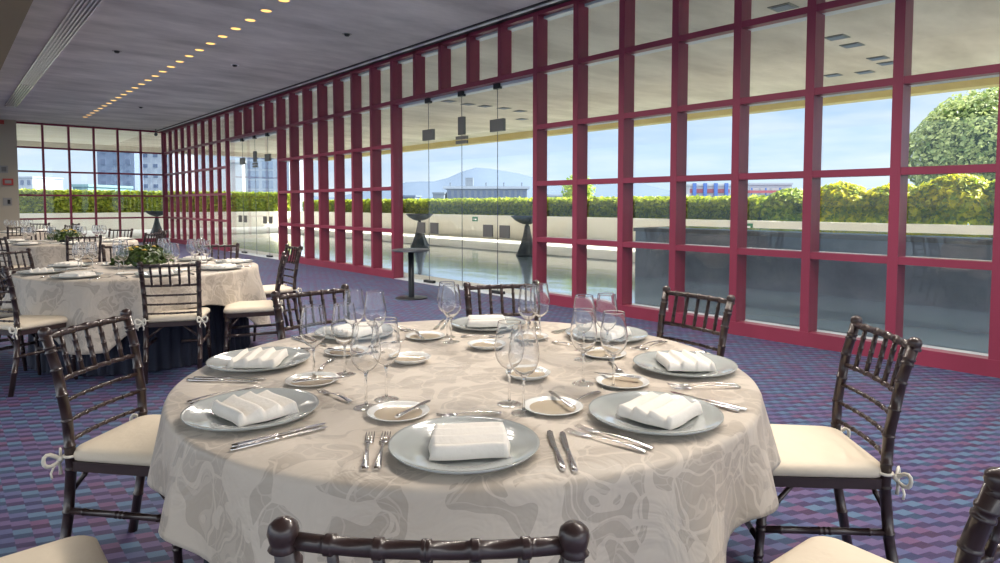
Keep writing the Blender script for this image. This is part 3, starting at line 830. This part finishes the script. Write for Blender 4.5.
def make_napkin():
    """folded linen rectangle with three stepped pleats"""
    mb = MB(); nx, ny = 22, 34; vs = []
    hw, hl = .094, .083
    def hgt(v):
        k = v*3.4; s = k % 1
        return .020+.016*(1-s)**1.2*min(1, s/.10+.2)+.007*math.sin(v*PI)
    for j in range(ny):
        for i in range(nx):
            u = i/(nx-1)*2-1; v = j/(ny-1)
            e = min(1, (1-abs(u))/.10); e2 = min(1, min(v, 1-v)/.05)
            z = .006+(hgt(v)-.006)*(max(0, 1-(1-e)**2)**.5)*(max(0, 1-(1-e2)**2)**.5)
            vs.append((u*hw*(1-.03*math.sin(v*9)), -hl+2*hl*v+.004*math.sin(u*3), z))
    b0 = len(vs)
    for j in range(ny):
        for i in range(nx):
            x, y, z = vs[j*nx+i]; vs.append((x*.99, y*.99, .0045))
    fs = [(j*nx+i, j*nx+i+1, (j+1)*nx+i+1, (j+1)*nx+i) for j in range(ny-1) for i in range(nx-1)]
    fs += [tuple(b0+q for q in f[::-1]) for f in fs]
    per = [i for i in range(nx)]+[j*nx+nx-1 for j in range(1, ny)]+[(ny-1)*nx+i for i in range(nx-2, -1, -1)]+[j*nx for j in range(ny-2, 0, -1)]
    for a, b in zip(per, per[1:]+per[:1]): fs.append((a, b, b0+b, b0+a)[::-1])
    mb.add(vs, fs, True)
    return mb.build('napkin', 'napkin')
def make_fork(L=.225, name='fork'):
    # handle end at y=+L/2 (towards the diner), tines at y=-L/2
    t = empty(name)
    mb = MB(); P = []; Rr = []
    for k in range(12):
        f = k/11; y = L/2-f*L*.68
        z = .004+.006*math.sin(f*PI*.9)
        P.append((0, y, z)); Rr.append(.0085 if f < .12 else (.0085-.0055*min(1, (f-.12)/.6)))
    mb.tube(P, Rr, 8, flat=.32).build('handle', 'steel', t)
    mb = MB(); P = [(0, L/2-L*.66, .006), (0, -L*.22, .004), (0, -L*.27, .003)]
    mb.tube(P, [.0032, .0115, .0125], 8, flat=.25)
    for k in range(4):
        x = -.0098+k*.00655
        mb.tube([(x*.95, -L*.26, .003), (x*1.05, -L*.40, .0025), (x*1.0, -L*.5, .007)], [.0021, .0019, .0010], 5, flat=.7)
    mb.build('tines', 'steel', t)
    return t
def make_knife(L=.245, name='table_knife', bl=.5):
    t = empty(name)
    mb = MB(); P = []; Rr = []
    for k in range(9):
        f = k/8; P.append((0, L/2-f*L*bl, .005)); Rr.append((.006, .0078, .008, .0075, .0068, .006, .0055, .0052, .0048)[k])
    mb.tube(P, Rr, 10, flat=.62).build('handle', 'steel', t)
    y0 = L/2-L*bl; y1 = -L/2
    pr = [(-.004, y0), (.005, y0), (.0085, y0-.03), (.0095, y1+.03), (.006, y1+.008), (-.002, y1), (-.0075, y1+.012), (-.006, y1+.05)]
    MB().prism(pr, .0035, .0052).build('blade', 'steel', t)
    return t
GL = make_glass(); CP = make_charger(); BP = make_bread(); NK = make_napkin(); FK = make_fork(); KN = make_knife()
FK2 = make_fork(.18, 'dessert_fork'); BK = make_knife(.165, 'butter_knife', .5); BD = make_dish()
TZ = .7668
def seatframe(cx, cy, ang):
    a = ang*D2R; o = Vector((math.cos(a), math.sin(a), 0)); f = -o; r = Vector((f.y, -f.x, 0))
    rz = math.atan2(o.y, o.x)-PI/2      # local +y -> outward
    def P(x, y, z=TZ): q = Vector((cx, cy, 0))+r*x+o*y; return (q.x, q.y, z)
    return P, rz
# in this frame local +x of a copied mesh (rotated by rz) points to the diner's LEFT, so angles are mirrored
def setting(cx, cy, ang, seat, tab, detail=2, jit=0, rnd=random, tname='', dang=0):
    P, rz = seatframe(cx, cy, ang)
    P2, rz2 = seatframe(cx, cy, ang+dang)   # plate may sit a touch off the seat line
    j = lambda s=.008: rnd.uniform(-s, s)
    x0 = j(.012)
    dup(CP, P2(x0, .765+j()), rz2, 'round grey glass charger plate %s' % seat, 'charger plate', 'charger plates on %s' % tab)
    dup(NK, P2(x0+.012, .768+j(), TZ+.0065), rz2+j(.12), 'folded white linen napkin on the plate %s' % seat, 'napkin', 'folded napkins on %s' % tab)
    dup(BP, P2((-.13 if ang == -90 else -.195)+j(), .51+j()), rz, 'small round bread plate %s' % seat, 'bread plate', 'bread plates on %s' % tab)
    dup(GL, P2(.125+j(.006), .418+j(.006)), 0, 'inner stemmed wine glass, nearer the table centre, %s' % seat, 'wine glass', 'wine glasses on %s' % tab)
    dup(GL, P2(.158+j(.006), .508+j(.006)), 0, 'outer stemmed wine glass, nearer the plate, %s' % seat, 'wine glass', 'wine glasses on %s' % tab)
    if detail >= 1:
        dup(FK, P2(-.238+j(.004), .765), rz2+.10, 'outer steel fork %s' % seat, 'fork', 'forks on %s' % tab)
        dup(KN, P2(.238+j(.004), .785), rz2-.02, 'outer steel table knife %s' % seat, 'knife', 'table knives on %s' % tab)
    if detail >= 2:
        dup(FK, P2(-.203+j(.004), .765), rz2+.04, 'inner steel fork beside the plate %s' % seat, 'fork', 'forks on %s' % tab)
        dup(KN, P2(.21+j(.004), .775), rz2+.01, 'inner steel table knife beside the plate %s' % seat, 'knife', 'table knives on %s' % tab)
        dup(FK2, P2(.0+j(), .52+j(.004)), rz2+PI/2+.08, 'small dessert fork laid above the plate %s' % seat, 'dessert fork', 'dessert forks on %s' % tab)
        dup(BK, P2(-.09 if ang == -90 else -.15, .50, TZ+.0125), rz-.4, 'butter knife resting on the bread plate %s' % seat, 'butter knife', 'butter knives on %s' % tab)

T1 = (1.405, 1.763)
main_drop = lerp_drop([(0, .45), (45, .32), (90, .29), (135, .30), (165, .225), (186, .235), (205, .29), (230, .46), (255, .38), (280, .25), (302, .235), (322, .33), (342, .42), (360, .45)])
table(*T1, 'large round banquet table in the foreground, hidden under its cloth', 'cream damask tablecloth with leaf pattern on the large foreground table',
      'dark navy skirt under the cloth of the foreground table', main_drop, 11)
seats1 = {-135: 'at the setting nearest the camera', 180: 'at the near left foreground setting', 135: 'at the far left foreground setting',
          90: 'at the back left foreground setting', 45: 'at the back centre foreground setting', 0: 'at the back right foreground setting',
          -45: 'at the far right foreground setting', -90: 'at the near right foreground setting'}
rj = random.Random(3)
for a, s in seats1.items():
    setting(*T1, a, s, 'the foreground table', 2, 0, rj, dang={-135: 6, 90: 2, -90: 3, -45: 2}.get(a, 0))
for (x, y, l) in ((1.29, 1.97, 'small round butter dish left of the bare centre of the foreground table'), (1.47, 1.53, 'small round butter dish nearest the front pair of glasses'), (1.65, 1.96, 'small round butter dish towards the back of the foreground table')):
    dup(BD, (x, y, TZ), 0, l, 'butter dish', 'butter dishes round the centre of the foreground table')

G1 = 'chairs around the foreground table'
chair(.415, 2.82, 131, 'dark chair with cream cushion left of the foreground table, its back toward us', G1)
chair(.485, .70, 227, 'dark chair at the bottom centre of the photo, only its top rail showing', G1)
chair(1.428, 3.088, 95, 'dark bamboo-style chair behind the left back wine glasses of the foreground table', G1)
chair(2.345, 2.65, 62, 'dark bamboo-style chair behind the back centre of the foreground table', G1)
chair(2.82, 1.725, -8, 'dark bamboo-style chair between foreground table and windows, turned sideways', G1)
chair(2.485, .785, -46, 'dark bamboo-style chair with cream cushion at the right of the foreground table', G1)
chair(-.20, 1.74, 180, 'chair at the bottom left corner, only its cream cushion in view', G1)
chair(1.475, .215, -94, 'chair cut off at the bottom right corner, nearest the camera on that side', G1)

def centrepiece(x, y, label, rad=.22, n=900):
    t = empty('flower_arrangement', (x, y, TZ))
    MB().lathe([(.001, 0), (.07, 0), (.09, .03), (.085, .06), (.001, .06)], 20).build('bowl', 'greymetal', t)
    pts = []
    for k in range(n):
        a = random.random()*6.28; ph = math.acos(random.uniform(0, 1)); rr = random.uniform(.55, 1.05)
        nx, ny, nz = math.cos(a)*math.sin(ph), math.sin(a)*math.sin(ph), math.cos(ph)
        pts.append((rad*rr*nx*1.15, rad*rr*ny*1.15, .045+.15*rr*nz, nx, ny, nz))
    leafy('foliage', 'bouquet', pts, .035, t)
    for k in range(14):
        a = random.random()*6.28; rr = random.uniform(.3, .95)*rad
        mb = MB()
        c = (rr*math.cos(a), rr*math.sin(a), .06+.14*math.sqrt(max(0, 1-(rr/rad)**2)))
        mb.ball(c, .014, 8, .7)
        for q in range(5):
            b = q*2*PI/5; mb.ball((c[0]+.016*math.cos(b), c[1]+.016*math.sin(b), c[2]-.002), .009, 6, .4)
        mb.build('blossom', 'flower', t)
    tag(t, label, 'flower arrangement')

T2 = (1.40, 6.50)
table(*T2, 'second round banquet table from the camera, hidden under its cloth', 'cream damask tablecloth draped over the second table, at left behind the foreground',
      'dark navy skirt under the cloth of the second table', square_drop(-125), 5)
centrepiece(1.42, 6.62, 'low green leafy centrepiece with yellow blossoms on the second table')
def ring_names(tab):
    return {0: 'on the right side of %s' % tab, 45: 'at the back right of %s' % tab, 90: 'at the back of %s' % tab, 135: 'at the back left of %s' % tab,
            180: 'on the left side of %s' % tab, -135: 'at the front left of %s' % tab, -90: 'at the front of %s' % tab, -45: 'at the front right of %s' % tab}
for a, s in ring_names('the second table').items(): setting(*T2, a-5, s, 'the second table', 1, 0, rj)
G2 = 'chairs around the second table'
for (mx, my, od, l) in ((1.29, 5.22, -115, 'dark chair seen from behind, pulled up to the front of the second table'), (2.24, 5.38, -22, 'dark chair in side view right of the second table, nearer of the pair'),
                        (2.79, 6.45, -3, 'dark chair in side view right of the second table, farther from us'), (2.29, 7.27, 62, 'dark chair behind the right back of the second table'),
                        (.24, 5.74, -150, 'dark chair with cream cushion at the front left of the second table'), (1.5, 7.85, 86, 'chair behind the greenery at the back of the second table'),
                        (.50, 7.55, 131, 'chair at the back left of the second table'), (.02, 6.6, 176, 'chair on the left side of the second table')):
    chair(mx, my, od, l, G2)

def side_table(c, tab, seed, a0, order):
    table(*c, '%s round banquet table, hidden under its cloth' % order, 'pale tablecloth draped over the %s banquet table' % order, 'dark navy skirt under the %s banquet table' % order, square_drop(-125), seed)
    for a, s in ring_names(tab).items(): setting(*c, a+a0, s, tab, 0, 0, rj)
    for k, (a, s) in enumerate(ring_names(tab).items()):
        q = (a+a0)*D2R
        chair(c[0]+1.38*math.cos(q), c[1]+1.38*math.sin(q), a+a0, 'dark bamboo-style chair %s' % s, 'chairs around %s' % tab)
T3 = (1.45, 11.75); T4 = (.95, 16.8)
side_table(T3, 'the third table', 21, 2, 'third')
centrepiece(T3[0], T3[1], 'low green leafy centrepiece on the third table', .22, 500)
side_table(T4, 'the fourth table', 31, 10, 'fourth and farthest')

# high bistro table by the glass doors
t = empty('bistro_table', (5.06, 7.68, 0))
MB().lathe([(.001, 0), (.23, 0), (.23, .008), (.21, .014), (.05, .02), (.001, .02)], 32).build('base', 'darkmetal', t)
MB().lathe([(.042, .018), (.042, .68), (.001, .68)], 20).build('column', 'darkmetal', t)
MB().lathe([(.001, .675), (.255, .675), (.27, .68), (.27, .695), (.26, .702), (.001, .702)], 40).build('tabletop', 'greymetal', t)
tag(t, 'small round pedestal table with dark column standing by the glass doors', 'bistro table')

# ------------------------------------------------------------------ light
sun = bpy.data.lights.new('sun', 'SUN'); sun.energy = 16; sun.angle = .02; sun.color = (1, .94, .84)
so = bpy.data.objects.new('sun', sun); col.objects.link(so)
el = 41*D2R; az = Vector((.70, -.71, 0)).normalized()
sd = -(az*math.cos(el)+Vector((0, 0, math.sin(el))))
so.rotation_euler = sd.to_track_quat('-Z', 'Y').to_euler()

wd = bpy.data.worlds.new('sky'); sc.world = wd; wd.use_nodes = True; nt = wd.node_tree; nt.nodes.clear(); L = nt.links.new
out = nt.nodes.new('ShaderNodeOutputWorld'); bg = nt.nodes.new('ShaderNodeBackground'); L(bg.outputs[0], out.inputs[0])
tc = nt.nodes.new('ShaderNodeTexCoord'); sp = nt.nodes.new('ShaderNodeSeparateXYZ'); L(tc.outputs['Generated'], sp.inputs[0])
gr = nt.nodes.new('ShaderNodeValToRGB'); e = gr.color_ramp.elements
e[0].position = 0; e[0].color = (.60, .74, .90, 1); e[1].position = .95; e[1].color = (3.2, 3.3, 3.5, 1)
x = e.new(.16); x.color = (.44, .62, .88, 1); x = e.new(.21); x.color = (1.5, 1.6, 1.7, 1); x = e.new(.34); x.color = (3.2, 3.25, 3.3, 1)
L(sp.outputs['Z'], gr.inputs[0])
mp = nt.nodes.new('ShaderNodeMapping'); mp.inputs['Scale'].default_value = (2.2, 2.2, 13); L(tc.outputs['Generated'], mp.inputs[0])
n = nt.nodes.new('ShaderNodeTexNoise'); n.inputs['Scale'].default_value = 1.6; n.inputs['Detail'].default_value = 6; n.inputs['Roughness'].default_value = .55; L(mp.outputs[0], n.inputs[0])
cr = nt.nodes.new('ShaderNodeMapRange'); cr.inputs['From Min'].default_value = .42; cr.inputs['From Max'].default_value = .68; cr.inputs['To Max'].default_value = .7; L(n.outputs[0], cr.inputs[0])
mx = nt.nodes.new('ShaderNodeMix'); mx.data_type = 'RGBA'; L(cr.outputs[0], mx.inputs[0]); L(gr.outputs[0], mx.inputs[6]); mx.inputs[7].default_value = (.84, .89, .95, 1)
L(mx.outputs[2], bg.inputs[0]); bg.inputs[1].default_value = 1.0

# ------------------------------------------------------------------ camera
cam = bpy.data.cameras.new('camera'); co = bpy.data.objects.new('camera', cam); col.objects.link(co)
co.location = (0, 0, 1.35); co.rotation_euler = (PI/2-.0517, 0, -YAW)
cam.sensor_width = 36; cam.lens = 638.62*36/1000; cam.shift_y = -.04458; cam.clip_end = 12000; cam.clip_start = .05
sc.camera = co
sc.view_settings.view_transform = 'Standard'; sc.view_settings.look = 'None'; sc.view_settings.gamma = 1
sc.view_settings.use_curve_mapping = False; sc.view_settings.exposure = 0.36
sc.cycles.transparent_max_bounces = 48; sc.cycles.max_bounces = 10; sc.cycles.sample_clamp_indirect = 4
sc.cycles.use_denoising = True
for o in bpy.data.objects:
    if 'used' in o: del o['used']
